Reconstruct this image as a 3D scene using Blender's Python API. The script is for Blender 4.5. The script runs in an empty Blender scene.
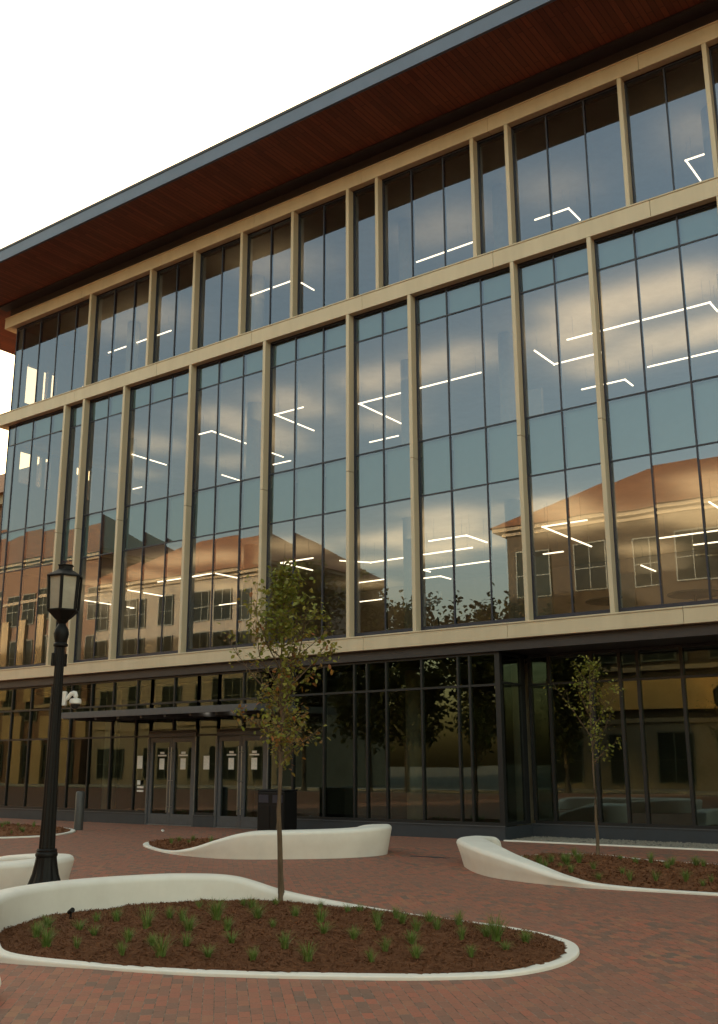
import bpy, bmesh, math, random
from mathutils import Vector, Matrix, noise
R = math.radians
random.seed(7)
scene = bpy.context.scene
C = scene.collection

# ------------------------------------------------------------------ materials
def nodes_of(name):
    m = bpy.data.materials.new(name); m.use_nodes = True
    nt = m.node_tree
    return m, nt, nt.nodes, nt.links, nt.nodes['Principled BSDF']

def mix_col(nt, fac, a, b):
    n = nt.nodes.new('ShaderNodeMix'); n.data_type = 'RGBA'
    for s, v in ((n.inputs[6], a), (n.inputs[7], b)):
        if isinstance(v, (tuple, list)): s.default_value = (*v, 1)
        else: nt.links.new(v, s)
    if isinstance(fac, (int, float)): n.inputs[0].default_value = fac
    else: nt.links.new(fac, n.inputs[0])
    return n.outputs[2]

def tex_noise(nt, scale, detail=4, rough=.6, vec=None, stretch=None):
    tc = nt.nodes.new('ShaderNodeTexCoord')
    src = tc.outputs['Object']
    if stretch:
        mp = nt.nodes.new('ShaderNodeMapping'); mp.inputs['Scale'].default_value = stretch
        nt.links.new(src, mp.inputs['Vector']); src = mp.outputs['Vector']
    n = nt.nodes.new('ShaderNodeTexNoise'); n.inputs['Scale'].default_value = scale
    n.inputs['Detail'].default_value = detail; n.inputs['Roughness'].default_value = rough
    nt.links.new(src, n.inputs['Vector'])
    return n.outputs['Fac']

def ramp(nt, fac, lo, hi):
    n = nt.nodes.new('ShaderNodeMapRange'); n.inputs[1].default_value = lo; n.inputs[2].default_value = hi
    nt.links.new(fac, n.inputs[0]); return n.outputs[0]

def bump(nt, b, h, strength, dist=.01):
    n = nt.nodes.new('ShaderNodeBump'); n.inputs['Strength'].default_value = strength; n.inputs['Distance'].default_value = dist
    nt.links.new(h, n.inputs['Height']); nt.links.new(n.outputs[0], b.inputs['Normal'])

def plain(name, a, b=None, rough=.6, metal=0, scale=6, bmp=.1, dist=.004, lo=.35, hi=.65, stretch=None, spec=None):
    m, nt, N, L, p = nodes_of(name)
    b = b or tuple(c*.82 for c in a)
    f = tex_noise(nt, scale, 6, .65, stretch=stretch)
    L.new(mix_col(nt, ramp(nt, f, lo, hi), b, a), p.inputs['Base Color'])
    p.inputs['Roughness'].default_value = rough; p.inputs['Metallic'].default_value = metal
    if spec is not None: p.inputs['Specular IOR Level'].default_value = spec
    if bmp: bump(nt, p, tex_noise(nt, scale*9, 5, .7, stretch=stretch), bmp, dist)
    return m

def glass_mat(name, tint, refl, ior, gcol, wav=.02):
    m = bpy.data.materials.new(name); m.use_nodes = True
    nt = m.node_tree; N = nt.nodes; L = nt.links
    N.remove(N['Principled BSDF']); out = N['Material Output']
    tr = N.new('ShaderNodeBsdfTransparent'); tr.inputs[0].default_value = (*tint, 1)
    gl = N.new('ShaderNodeBsdfGlossy'); gl.inputs['Color'].default_value = (*gcol, 1); gl.inputs['Roughness'].default_value = 0
    fr = N.new('ShaderNodeFresnel'); fr.inputs['IOR'].default_value = ior
    ad = N.new('ShaderNodeMath'); ad.operation = 'ADD'; ad.use_clamp = True; ad.inputs[1].default_value = refl
    L.new(fr.outputs[0], ad.inputs[0])
    mx = N.new('ShaderNodeMixShader'); L.new(ad.outputs[0], mx.inputs[0]); L.new(tr.outputs[0], mx.inputs[1]); L.new(gl.outputs[0], mx.inputs[2])
    L.new(mx.outputs[0], out.inputs[0])
    if wav:
        bp = N.new('ShaderNodeBump'); bp.inputs['Strength'].default_value = wav; bp.inputs['Distance'].default_value = .03
        L.new(tex_noise(nt, .9, 1, .4), bp.inputs['Height']); L.new(bp.outputs[0], gl.inputs['Normal'])
    return m

def emit_mat(name, col, s):
    m, nt, N, L, p = nodes_of(name)
    p.inputs['Base Color'].default_value = (.8, .8, .78, 1)
    p.inputs['Emission Color'].default_value = (*col, 1); p.inputs['Emission Strength'].default_value = s
    return m

M = {}
M['tan'] = plain('tan_metal', (.59, .505, .365), (.53, .45, .32), .42, .0, 2.2, .03, stretch=(1, 1, .2))
M['frame'] = plain('dark_frame', (.024, .026, .046), rough=.45, scale=8, bmp=.02)
M['store_frame'] = plain('storefront_frame', (.011, .012, .014), rough=.45, scale=8, bmp=.02)
M['frame_grey'] = plain('grey_frame', (.085, .092, .105), rough=.42, scale=8, bmp=.03)
M['door_edge'] = plain('door_edge', (.30, .31, .32), rough=.35, metal=.6, scale=8, bmp=.0)
M['fascia'] = plain('fascia_metal', (.12, .155, .225), (.105, .135, .195), .45, .2, 1.2, .02)
M['roof_cap'] = plain('roof_cap', (.03, .034, .045), rough=.5, bmp=0)
M['panel'] = plain('dark_panel', (.040, .036, .040), rough=.45, scale=3, bmp=.02)
M['plinth'] = plain('plinth_panel', (.036, .043, .055), (.03, .037, .047), .5, 0, 4, .05)
M['spandrel'] = plain('spandrel_back', (.21, .35, .33), (.195, .325, .305), .5, 0, 1.5, 0)
M['ceiling'] = plain('office_ceiling', (.78, .66, .50), rough=.8, scale=1, bmp=0)
M['office_wall'] = plain('office_wall', (.50, .45, .38), rough=.85, scale=1, bmp=0)
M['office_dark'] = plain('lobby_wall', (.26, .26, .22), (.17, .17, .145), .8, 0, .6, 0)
M['carpet'] = plain('office_floor', (.12, .11, .10), rough=.9, scale=10, bmp=0)
M['cream'] = plain('cream_partition', (.58, .52, .38), rough=.7, scale=2, bmp=0)
M['glass'] = glass_mat('office_glass', (.55, .56, .55), .19, 1.45, (.52, .63, .82))
M['glass_side'] = glass_mat('side_glass', (.55, .60, .62), .05, 1.4, (.85, .93, 1.0), 0)
M['spglass'] = glass_mat('spandrel_glass', (.75, .8, .8), .16, 1.45, (.50, .61, .80))
M['lobby_glass'] = glass_mat('lobby_glass', (.42, .47, .44), .15, 1.45, (.52, .64, .61))
M['light'] = emit_mat('strip_light', (1.0, .82, .56), .65)
M['light_dim'] = emit_mat('downlight', (1.0, .85, .62), 1.2)
M['concrete'] = plain('white_concrete', (.83, .80, .735), (.75, .715, .65), .62, 0, 2.3, .15, .003, .25, .6)
M['black'] = plain('black_paint', (.0045, .0042, .004), (.006, .0055, .005), .55, .0, 30, .12, .002, spec=.25)
M['frost'] = plain('lantern_glass', (.42, .385, .31), (.32, .295, .24), .22, 0, 4, 0)
M['white'] = plain('white_plastic', (.75, .74, .71), (.70, .69, .66), .35, 0, 20, 0)
M['smoke'] = plain('smoked_dome', (.02, .02, .022), rough=.08, bmp=0)
M['steel'] = plain('brushed_steel', (.38, .38, .37), (.32, .32, .31), .3, .9, 30, 0, stretch=(1, 1, .1))
M['paper'] = plain('paper', (.78, .77, .73), (.6, .6, .58), .7, 0, 30, 0)
M['bin'] = plain('black_bin', (.006, .006, .007), spec=.25, rough=.5, scale=20, bmp=.05)
M['bollard'] = plain('grey_bollard', (.06, .06, .06), rough=.5, scale=12, bmp=.02)
M['bark'] = plain('bark', (.17, .115, .07), (.085, .058, .036), .9, 0, 14, .9, .01, .35, .65, stretch=(1, 1, .25))
M['bark_grey'] = plain('bark_grey', (.12, .10, .08), (.06, .05, .04), .9, 0, 10, .9, .01, stretch=(1, 1, .25))
M['gravel'] = plain('gravel_mix', (.36, .33, .28), (.20, .18, .15), .9, 0, 30, 1, .02)
M['asphalt'] = plain('asphalt', (.055, .054, .052), (.045, .044, .043), .9, 0, 3, .5, .004)
M['kerb'] = plain('kerb_stone', (.40, .39, .36), rough=.8, scale=3)
M['stone'] = plain('tan_stone', (.29, .255, .19), (.23, .20, .15), .85, 0, .8, .2)
M['brown_stone'] = plain('brown_stone', (.062, .046, .026), (.046, .034, .02), .85, 0, .8, .2)
M['sunlit_ochre'] = plain('sunlit_pilaster_stone', (.38, .28, .15), (.31, .23, .12), .8, 0, .6, .1)  # low sun on the pilasters, put into their base colour
M['sunlit_band'] = plain('painted_sunlit_band', (.78, .50, .18), (.70, .44, .15), .8, 0, .6, .1)  # strip of sunlight on the brown wall, painted as a brighter colour
M['cornice'] = plain('pale_cornice', (.34, .28, .19), rough=.8, scale=1)
M['window_dark'] = plain('dark_window_glass', (.018, .025, .022), rough=.6, spec=.05, scale=2, bmp=0)
M['sash'] = plain('green_sash', (.13, .15, .12), rough=.6, scale=4, bmp=0)
M['line'] = plain('road_line', (.70, .62, .25), rough=.8, scale=8, bmp=0)

def soffit_mat():
    m, nt, N, L, p = nodes_of('cedar_soffit')
    tc = N.new('ShaderNodeTexCoord'); mp = N.new('ShaderNodeMapping'); mp.inputs['Rotation'].default_value = (0, 0, R(90))
    L.new(tc.outputs['Object'], mp.inputs['Vector'])
    br = N.new('ShaderNodeTexBrick'); br.inputs['Scale'].default_value = 1
    br.inputs['Brick Width'].default_value = 2.3; br.inputs['Row Height'].default_value = .14; br.inputs['Mortar Size'].default_value = .012
    br.inputs['Color1'].default_value = (.235, .068, .034, 1); br.inputs['Color2'].default_value = (.095, .027, .016, 1); br.inputs['Mortar'].default_value = (.012, .005, .004, 1)
    L.new(mp.outputs[0], br.inputs['Vector'])
    f = tex_noise(nt, 5, 6, .7, stretch=(6, .5, 1))
    L.new(mix_col(nt, ramp(nt, f, .3, .75), br.outputs['Color'], (.145, .038, .022)), p.inputs['Base Color'])
    p.inputs['Roughness'].default_value = .5
    bump(nt, p, br.outputs['Fac'], -.4, .01)
    return m
M['soffit'] = soffit_mat()

def tile_mat():
    m, nt, N, L, p = nodes_of('clay_tiles')
    tc = N.new('ShaderNodeTexCoord')
    br = N.new('ShaderNodeTexBrick'); br.inputs['Scale'].default_value = 1
    br.inputs['Brick Width'].default_value = .3; br.inputs['Row Height'].default_value = .38; br.inputs['Mortar Size'].default_value = .02
    br.inputs['Color1'].default_value = (.29, .125, .048, 1); br.inputs['Color2'].default_value = (.19, .08, .034, 1); br.inputs['Mortar'].default_value = (.12, .045, .03, 1)
    L.new(tc.outputs['Object'], br.inputs['Vector'])
    f = tex_noise(nt, .6, 6, .7)
    L.new(mix_col(nt, ramp(nt, f, .3, .8), br.outputs['Color'], (.17, .08, .036)), p.inputs['Base Color'])
    p.inputs['Roughness'].default_value = .8
    return m
M['tile'] = tile_mat()

def wall_brick():
    m, nt, N, L, p = nodes_of('red_brick_wall')
    tc = N.new('ShaderNodeTexCoord'); mp = N.new('ShaderNodeMapping'); mp.inputs['Rotation'].default_value = (R(90), 0, 0)
    L.new(tc.outputs['Object'], mp.inputs['Vector'])
    br = N.new('ShaderNodeTexBrick'); br.inputs['Scale'].default_value = 1
    br.inputs['Brick Width'].default_value = .22; br.inputs['Row Height'].default_value = .075; br.inputs['Mortar Size'].default_value = .008
    br.inputs['Color1'].default_value = (.17, .085, .05, 1); br.inputs['Color2'].default_value = (.115, .062, .038, 1); br.inputs['Mortar'].default_value = (.2, .16, .11, 1)
    L.new(mp.outputs[0], br.inputs['Vector']); L.new(br.outputs['Color'], p.inputs['Base Color'])
    p.inputs['Roughness'].default_value = .9
    return m
M['brick'] = wall_brick()

def paving():
    m, nt, N, L, p = nodes_of('brick_paving')
    tc = N.new('ShaderNodeTexCoord'); mp = N.new('ShaderNodeMapping'); mp.inputs['Rotation'].default_value = (0, 0, R(-133.7))
    L.new(tc.outputs['Object'], mp.inputs['Vector'])
    br = N.new('ShaderNodeTexBrick'); br.inputs['Scale'].default_value = 1; br.offset = .5
    br.inputs['Brick Width'].default_value = .165; br.inputs['Row Height'].default_value = .0825; br.inputs['Mortar Size'].default_value = .0035
    br.inputs['Mortar Smooth'].default_value = .3; br.inputs['Bias'].default_value = 0
    br.inputs['Color1'].default_value = (0, 0, 0, 1); br.inputs['Color2'].default_value = (1, 1, 1, 1); br.inputs['Mortar'].default_value = (.5, .5, .5, 1)
    L.new(mp.outputs[0], br.inputs['Vector'])
    cr = N.new('ShaderNodeValToRGB'); e = cr.color_ramp; e.interpolation = 'LINEAR'
    stops = [(0, (.15, .115, .09)), (.16, (.19, .115, .085)), (.34, (.285, .124, .082)), (.6, (.325, .135, .087)), (.84, (.40, .128, .08)), (1, (.34, .175, .10))]
    e.elements[0].position = 0; e.elements[0].color = (*stops[0][1], 1); e.elements[1].position = 1; e.elements[1].color = (*stops[-1][1], 1)
    for q, c in stops[1:-1]:
        k = e.elements.new(q); k.color = (*c, 1)
    L.new(br.outputs['Color'], cr.inputs[0])
    big = tex_noise(nt, .5, 5, .65)
    col = mix_col(nt, ramp(nt, big, .35, .7), cr.outputs[0], (.27, .125, .087))
    fine = tex_noise(nt, 55, 5, .75)
    g = N.new('ShaderNodeMix'); g.data_type = 'RGBA'; g.blend_type = 'MULTIPLY'; g.inputs[0].default_value = .55
    L.new(col, g.inputs[6])
    gr = N.new('ShaderNodeMapRange'); gr.inputs[1].default_value = .25; gr.inputs[2].default_value = .75; gr.inputs[3].default_value = .55; gr.inputs[4].default_value = 1.35
    L.new(fine, gr.inputs[0]); L.new(gr.outputs[0], g.inputs[7])
    col2 = mix_col(nt, br.outputs['Fac'], g.outputs[2], mix_col(nt, ramp(nt, tex_noise(nt, 9, 3), .4, .6), (.07, .05, .04), (.27, .21, .16)))
    L.new(col2, p.inputs['Base Color'])
    p.inputs['Roughness'].default_value = .72; p.inputs['Specular IOR Level'].default_value = .35
    inv = N.new('ShaderNodeMath'); inv.operation = 'SUBTRACT'; inv.inputs[0].default_value = 1; L.new(br.outputs['Fac'], inv.inputs[1])
    bump(nt, p, inv.outputs[0], .6, .004)
    return m
M['paving'] = paving()

def mulch_mat(name, a, b):
    m, nt, N, L, p = nodes_of(name)
    g = N.new('ShaderNodeNewGeometry')
    f = tex_noise(nt, 35, 6, .8)
    ad = N.new('ShaderNodeMath'); ad.operation = 'MULTIPLY_ADD'; ad.inputs[1].default_value = .5
    L.new(g.outputs['Random Per Island'], ad.inputs[0]); sc = N.new('ShaderNodeMath'); sc.operation = 'MULTIPLY'; sc.inputs[1].default_value = .5
    L.new(f, sc.inputs[0]); L.new(sc.outputs[0], ad.inputs[2])
    L.new(mix_col(nt, ad.outputs[0], a, b), p.inputs['Base Color']); p.inputs['Roughness'].default_value = .95; p.inputs['Specular IOR Level'].default_value = .15
    bump(nt, p, f, 1, .03)
    return m
M['mulch'] = mulch_mat('bark_mulch', (.075, .033, .017), (.34, .148, .072))

def leaf_mat(name, cols, trans=.35):
    m, nt, N, L, p = nodes_of(name)
    g = N.new('ShaderNodeNewGeometry'); cr = N.new('ShaderNodeValToRGB'); e = cr.color_ramp
    e.elements[0].position = 0; e.elements[0].color = (*cols[0], 1); e.elements[1].position = 1; e.elements[1].color = (*cols[-1], 1)
    for i, c in enumerate(cols[1:-1]):
        k = e.elements.new((i+1)/(len(cols)-1)); k.color = (*c, 1)
    L.new(g.outputs['Random Per Island'], cr.inputs[0]); L.new(cr.outputs[0], p.inputs['Base Color'])
    p.inputs['Roughness'].default_value = .5; p.inputs['Specular IOR Level'].default_value = .3
    t = N.new('ShaderNodeBsdfTranslucent'); L.new(cr.outputs[0], t.inputs[0])
    mx = N.new('ShaderNodeMixShader'); mx.inputs[0].default_value = trans
    L.new(p.outputs[0], mx.inputs[1]); L.new(t.outputs[0], mx.inputs[2]); L.new(mx.outputs[0], N['Material Output'].inputs[0])
    return m
M['leaf'] = leaf_mat('pear_leaves', [(.13, .155, .025), (.18, .205, .034), (.25, .26, .05), (.15, .175, .03), (.31, .28, .06), (.21, .21, .05)])
M['leaf_autumn'] = leaf_mat('turning_leaves', [(.14, .14, .03), (.22, .18, .04), (.30, .16, .04), (.12, .13, .025), (.32, .12, .045), (.19, .18, .04)])
M['leaf_dark'] = leaf_mat('street_tree_leaves', [(.030, .045, .012), (.05, .065, .018), (.075, .085, .022), (.045, .06, .018)], .25)
M['grass'] = leaf_mat('tuft_blades', [(.09, .15, .03), (.14, .23, .045), (.20, .28, .07), (.26, .27, .10)], .3)

# ------------------------------------------------------------------ mesh helpers
class MB:
    def __init__(s): s.v = []; s.f = []; s.smooth = False
    def box(s, x0, x1, y0, y1, z0, z1):
        b = len(s.v)
        s.v += [(x0,y0,z0),(x1,y0,z0),(x1,y1,z0),(x0,y1,z0),(x0,y0,z1),(x1,y0,z1),(x1,y1,z1),(x0,y1,z1)]
        s.f += [tuple(b+i for i in q) for q in ((0,3,2,1),(4,5,6,7),(0,1,5,4),(1,2,6,5),(2,3,7,6),(3,0,4,7))]; return s
    def quad(s, *p):
        b = len(s.v); s.v += [tuple(q) for q in p]; s.f.append(tuple(range(b, b+len(p)))); return s
    def tube(s, pts, rad, n=10, cap=True):
        pts = [Vector(p) for p in pts]; b = len(s.v)
        for i, p in enumerate(pts):
            t = (pts[min(i+1, len(pts)-1)] - pts[max(i-1, 0)]).normalized()
            a = t.cross(Vector((0, 0, 1)));
            if a.length < 1e-3: a = Vector((1, 0, 0))
            a.normalize(); c = t.cross(a)
            r = rad[i] if isinstance(rad, (list, tuple)) else rad
            for k in range(n):
                w = 2*math.pi*k/n; s.v.append(tuple(p + a*(r*math.cos(w)) + c*(r*math.sin(w))))
        for i in range(len(pts)-1):
            for k in range(n):
                s.f.append((b+i*n+k, b+i*n+(k+1) % n, b+(i+1)*n+(k+1) % n, b+(i+1)*n+k))
        if cap:
            s.f.append(tuple(b+k for k in reversed(range(n)))); s.f.append(tuple(b+(len(pts)-1)*n+k for k in range(n)))
        return s
    def lathe(s, prof, n=24, x=0, y=0, flute=0, nf=16, f0=0, f1=0, rot=0):
        b = len(s.v)
        for r, z in prof:
            for k in range(n):
                w = 2*math.pi*k/n + rot
                rr = r
                if flute and f0 <= z <= f1: rr = r*(1 - flute*(.5+.5*math.cos(nf*w)))
                s.v.append((x+rr*math.cos(w), y+rr*math.sin(w), z))
        for i in range(len(prof)-1):
            for k in range(n): s.f.append((b+i*n+k, b+i*n+(k+1) % n, b+(i+1)*n+(k+1) % n, b+(i+1)*n+k))
        s.f.append(tuple(b+k for k in reversed(range(n)))); s.f.append(tuple(b+(len(prof)-1)*n+k for k in range(n)))
        return s
    def mesh(s, name):
        m = bpy.data.meshes.new(name); m.from_pydata(s.v, [], s.f)
        m.update(); return m
    def build(s, name, mat, parent=None, bevel=0, smooth=None):
        o = bpy.data.objects.new(name, s.mesh(name)); C.objects.link(o); o.data.materials.append(M[mat])
        if parent: o.parent = parent
        if bevel:
            bv = o.modifiers.new('bevel', 'BEVEL'); bv.width = bevel; bv.segments = 2; bv.limit_method = 'ANGLE'
        if smooth: shade(o, smooth)
        return o

def shade(o, ang=40):
    o.data.shade_smooth()
    try: o.data.set_sharp_from_angle(angle=R(ang))
    except Exception: pass

def tag(o, label=None, cat=None, group=None, kind=None):
    for k, v in (('label', label), ('category', cat), ('group', group), ('kind', kind)):
        if v: o[k] = v
    return o
def thing(name, label, cat, group=None, loc=(0, 0, 0), rz=0):
    o = bpy.data.objects.new(name, None); C.objects.link(o); o.location = loc; o.rotation_euler.z = rz
    o.empty_display_size = .2
    return tag(o, label, cat, group)
def copy_part(o, parent, loc=None):
    c = o.copy(); C.objects.link(c); c.parent = parent
    if loc is not None: c.location = loc
    return c
def copy_tree(o, parent=None):
    c = o.copy(); C.objects.link(c)
    if parent: c.parent = parent
    for ch in [k for k in o.children]: copy_tree(ch, c)
    return c

# ------------------------------------------------------------------ the office building
gx = lambda n: .9924*n - .2076
XL, XR, YB = -30.4, 9.0, 34.0
YF, YG = 20.20, 20.44
bld = thing('office_building', 'four storey glass and tan metal office building under a deep flat wood lined roof', 'building')

# roof
MB().box(-34.4, XR+3.5, 17.9, YB+3, 18.055, 18.44).build('roof', 'fascia', bld)
MB().box(-34.42, XR+3.52, 17.88, YB+3.02, 18.44, 18.52).build('roof_edge_cap', 'roof_cap', bld)
MB().box(-34.36, XR+3.46, 17.98, YB+2.96, 18.04, 18.052).build('soffit', 'soffit', bld)
b = MB(); b.box(XL-.55, XR+.3, 19.93, 20.30, 17.97, 18.037); b.box(XL-.3, XR, 20.30, 20.50, 17.6, 18.036); b.box(XL-.3, XL-.12, 20.503, YB, 17.6, 18.036)
b.build('soffit_band', 'panel', bld)
# horizontal tan beams (front run and return along the left side)
for z0, z1, led in ((17.21, 17.59, 0), (13.42, 13.83, 0), (4.34, 4.66, 1)):
    cuts = [XL-.45] + [gx(k)+.0 for k in (-26.5, -22.5, -18.5, -14.5, -10.5, -6.5, -2.5, 1.5, 5.5)] + [XR]
    for a, c in zip(cuts[:-1], cuts[1:]):
        bm_ = MB().box(a+.004, c-.004, YF, 20.40, z0, z1).build('beam', 'tan', bld, bevel=.007)
        MB().box(a+.004, c-.004, YF-.02, 20.30, z1+.001, z1+.035).build('drip_cap', 'tan', bm_, bevel=.004)
    MB().box(XL-.45, XL-.03, 20.403, YB, z0, z1).build('beam', 'tan', bld, bevel=.008)
# fins
top_f = [-26, -23, -21, -19, -17, -15, -14, -11, -10, -7, -5, -3, -2, 1, 3, 5, 7]
mid_f = [-27, -26, -24, -21, -18, -15, -13, -10, -8, -5, -3, 0, 3, 5, 7]
def fin(n, z0, z1):
    x = gx(n); MB().box(x-.05, x+.05, YF+.006, 20.425, z0, z1).build('fin', 'tan', bld, bevel=.006)
for n in top_f: fin(n, 13.867, 17.208)
for n in mid_f:
    fin(n, 4.697, 9.0); fin(n, 9.012, 13.418)
# curtain wall windows: one window per bay and storey
def window(n0, n1, z0, z1, mulls, trans, spans, corner=False):
    """frame with mullions at grid numbers, transoms, spandrel ranges"""
    x0 = XL if corner else gx(n0)+.052
    x1 = gx(n1)-.052
    f = MB(); yf0, yf1 = 20.418, 20.52
    f.box(x0, x1, yf0, yf1, z0, z0+.11); f.box(x0, x1, yf0, yf1, z1-.05, z1)
    f.box(x0, x0+.035, yf0+.003, yf1, z0+.11, z1-.05); f.box(x1-.035, x1, yf0+.003, yf1, z0+.11, z1-.05)
    for k in mulls:
        x = gx(k); f.box(x-.017, x+.017, yf0+.001, yf1, z0+.11, z1-.05)
    for z in trans: f.box(x0+.035, x1-.035, yf0+.004, yf1-.004, z-.017, z+.017)
    w = f.build('window', 'frame', bld)
    g = MB(); sg = [MB() for _ in spans]; sp = [MB() for _ in spans]
    xs = [x0+.035] + [gx(k) for k in mulls] + [x1-.035]
    zs = [z0+.11] + list(trans) + [z1-.05]
    for i in range(len(xs)-1):
        for j in range(len(zs)-1):
            zm = (zs[j]+zs[j+1])/2
            tilt = random.uniform(-.005, .005); t2 = random.uniform(-.005, .005)
            pts = ((xs[i], YG+tilt, zs[j]+.0), (xs[i+1], YG-tilt, zs[j]), (xs[i+1], YG-tilt+t2, zs[j+1]), (xs[i], YG+tilt+t2, zs[j+1]))
            hit = [k for k, (a, c) in enumerate(spans) if a < zm < c]
            if hit:
                sg[hit[0]].quad(*pts)
                sp[hit[0]].box(xs[i]+.02, xs[i+1]-.02, YG+.10, YG+.13, zs[j]+.015, zs[j+1]-.015)
            else: g.quad(*pts)
    if g.v: g.build('pane', 'glass', w)
    for q1, q2 in zip(sg, sp):
        q1.build('spandrel_pane', 'spglass', w); q2.build('spandrel_panel', 'spandrel', w)
    return w
def bays(fl): return list(zip(fl[:-1], fl[1:]))
# corner bays first
window(-31, -26, 13.867, 17.208, [-30, -29, -28, -27], [], [], True)
window(-31, -27, 4.70, 13.418, [-30, -29, -28], [8.05, 9.47, 12.65], [(8.05, 9.47), (12.65, 13.5)], True)
def inner(a, c):
    d = c-a
    return [] if d == 1 else [a+k for k in range(1, d)]
for a, c in bays(top_f): window(a, c, 13.867, 17.208, inner(a, c), [], [])
for a, c in bays(mid_f): window(a, c, 4.70, 13.418, inner(a, c), [8.05, 9.47, 12.65], [(8.05, 9.47), (12.65, 13.5)])
# left side wall with window openings
openings = [(20.85, 21.40), (21.58, 21.80), (21.94, 22.18), (23.35, 24.10)]
def side_storey(z0, z1, a, c):
    w = MB(); y = 20.53
    for o0, o1 in openings:
        w.box(XL, XL+.2, y, o0, z0, z1); w.box(XL, XL+.2, o0, o1, z0, a); w.box(XL, XL+.2, o0, o1, c, z1); y = o1
    w.box(XL, XL+.2, y, YB, z0, z1)
    o = w.build('side_wall', 'office_wall', bld)
    g = MB()
    for o0, o1 in openings: g.quad((XL+.1, o0, a), (XL+.1, o1, a), (XL+.1, o1, c), (XL+.1, o0, c))
    g.build('side_pane', 'glass_side', o)
side_storey(13.85, 18.03, 14.4, 15.9); side_storey(9.2, 13.4, 11.4, 12.6)
MB().box(XL, XL+.2, 20.53, YB, 4.68, 9.19).build('side_wall', 'office_wall', bld)
MB().box(XL, XL+.2, 20.75, YB, 0, 4.33).build('side_wall', 'panel', bld)
# floors, ceilings, back wall, columns
for z0, z1 in ((4.36, 4.66), (8.45, 9.12), (13.05, 13.83)):
    MB().box(XL+.21, XR-.01, 20.60, YB-.25, z0, z1).build('floor_slab', 'carpet', bld)
for z, y0 in ((8.14, 20.62), (12.74, 20.62), (17.14, 20.62)):
    MB().box(XL+.21, XR-.01, y0, YB-.26, z, z+.03).build('office_ceiling', 'ceiling', bld)
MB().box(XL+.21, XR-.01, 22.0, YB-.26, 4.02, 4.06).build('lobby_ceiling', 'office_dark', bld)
MB().box(XL, XR, YB-.2, YB, 0, 18.03).build('back_wall', 'office_wall', bld)
MB().box(XR+.001, XR+.2, 20.3, YB, 0, 18.02).build('end_wall', 'panel', bld)
for z0, z1 in ((4.665, 8.13), (9.125, 12.73), (13.835, 17.12)):
    MB().box(XL+.3, XR-.1, 31.5, 31.65, z0, z1).build('core_wall', 'office_wall', bld)
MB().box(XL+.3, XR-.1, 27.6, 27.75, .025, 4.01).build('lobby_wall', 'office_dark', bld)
for z0, z1 in ((.03, 4.01), (4.667, 8.135), (9.127, 12.735), (13.837, 17.13)):
    for n in (-26.5, -20.5, -14.6, -11.45, -5.6, 1.5):
        x = gx(n)+.0
        MB().lathe([(.24, z0), (.24, z1)], 20, x, 22.6).build('column', 'cream', bld, smooth=40)
MB().box(XL+.21, XR-.01, 20.62, YB-.25, .006, .022).build('lobby_floor', 'carpet', bld)
# low partitions behind the glass
MB().box(-11.08, -10.6, 22.5, 22.6, 4.67, 6.6).build('partition', 'cream', bld)
MB().box(-11.08, -10.6, 22.5, 22.6, 9.13, 11.0).build('partition', 'cream', bld)
MB().box(-8.98, -8.5, 22.5, 22.6, 4.67, 5.95).build('partition', 'cream', bld)
# ground floor: band, glazing left part, recess
b = MB(); b.box(XL-.2, -11.0, 20.36, 20.62, 4.10, 4.337); b.box(-10.998, XR, 20.36, 20.46, 4.10, 4.337); b.box(-11.0, XR, 20.462, 22.0, 4.12, 4.336)
b.build('band_panel', 'panel', bld)
YS, YR, XC = 20.50, 21.80, -11.05
def storefront(xs, y, z0, z1, trans, thick=.05, name='storefront', skip=()):
    f = MB(); g = MB()
    a, c = xs[0], xs[-1]
    f.box(a, c, y-.05, y+.08, z0, z0+.07); f.box(a, c, y-.05, y+.08, z1-.06, z1)
    for x in xs:
        if x in skip: continue
        f.box(x-thick/2, x+thick/2, y-.048, y+.079, z0+.07, z1-.06)
    for z in trans: f.box(a, c, y-.044, y+.075, z-.025, z+.025)
    zs = [z0+.07]+list(trans)+[z1-.06]
    for i in range(len(xs)-1):
        for j in range(len(zs)-1):
            t = random.uniform(-.003, .003); t2 = random.uniform(-.002, .002)
            g.quad((xs[i], y+t, zs[j]), (xs[i+1], y-t, zs[j]), (xs[i+1], y-t+t2, zs[j+1]), (xs[i], y+t+t2, zs[j+1]))
    w = f.build(name, 'store_frame', bld); g.build('pane', 'lobby_glass', w); return w
def doorpost(x): return x
D1, D2 = (-22.33, -20.56), (-19.65, -17.93)
storefront([-30.3, -29.0, -28.0, -27.0, -26.0, -25.05, -24.05, -23.0, D1[0]-.06], YS, .30, 4.10, [2.42, 3.34])
storefront([D1[1]+.06, D2[0]-.06], YS, .30, 4.10, [2.42, 3.34])
storefront([D2[1]+.06, -17.05, -16.04, -15.09, -14.7, -14.12, -13.1, -12.1, -11.79, XC-.05], YS, .30, 4.10, [3.36])
for d in (D1, D2):
    storefront([d[0]-.06, (d[0]+d[1])/2, d[1]+.06], YS, 2.50, 4.10, [3.34], name='door_transom')
storefront([XC+.13, -10.42, -9.36, -8.7, -8.28, -7.3, -6.25, -5.2, -4.2, -3.2, -2.2, -1.2, 0, 1, 2, 3, 4.2, 5.4, 6.6, 7.8, XR], YR, .30, 4.11, [3.42], .07, 'recess_storefront')
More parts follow.
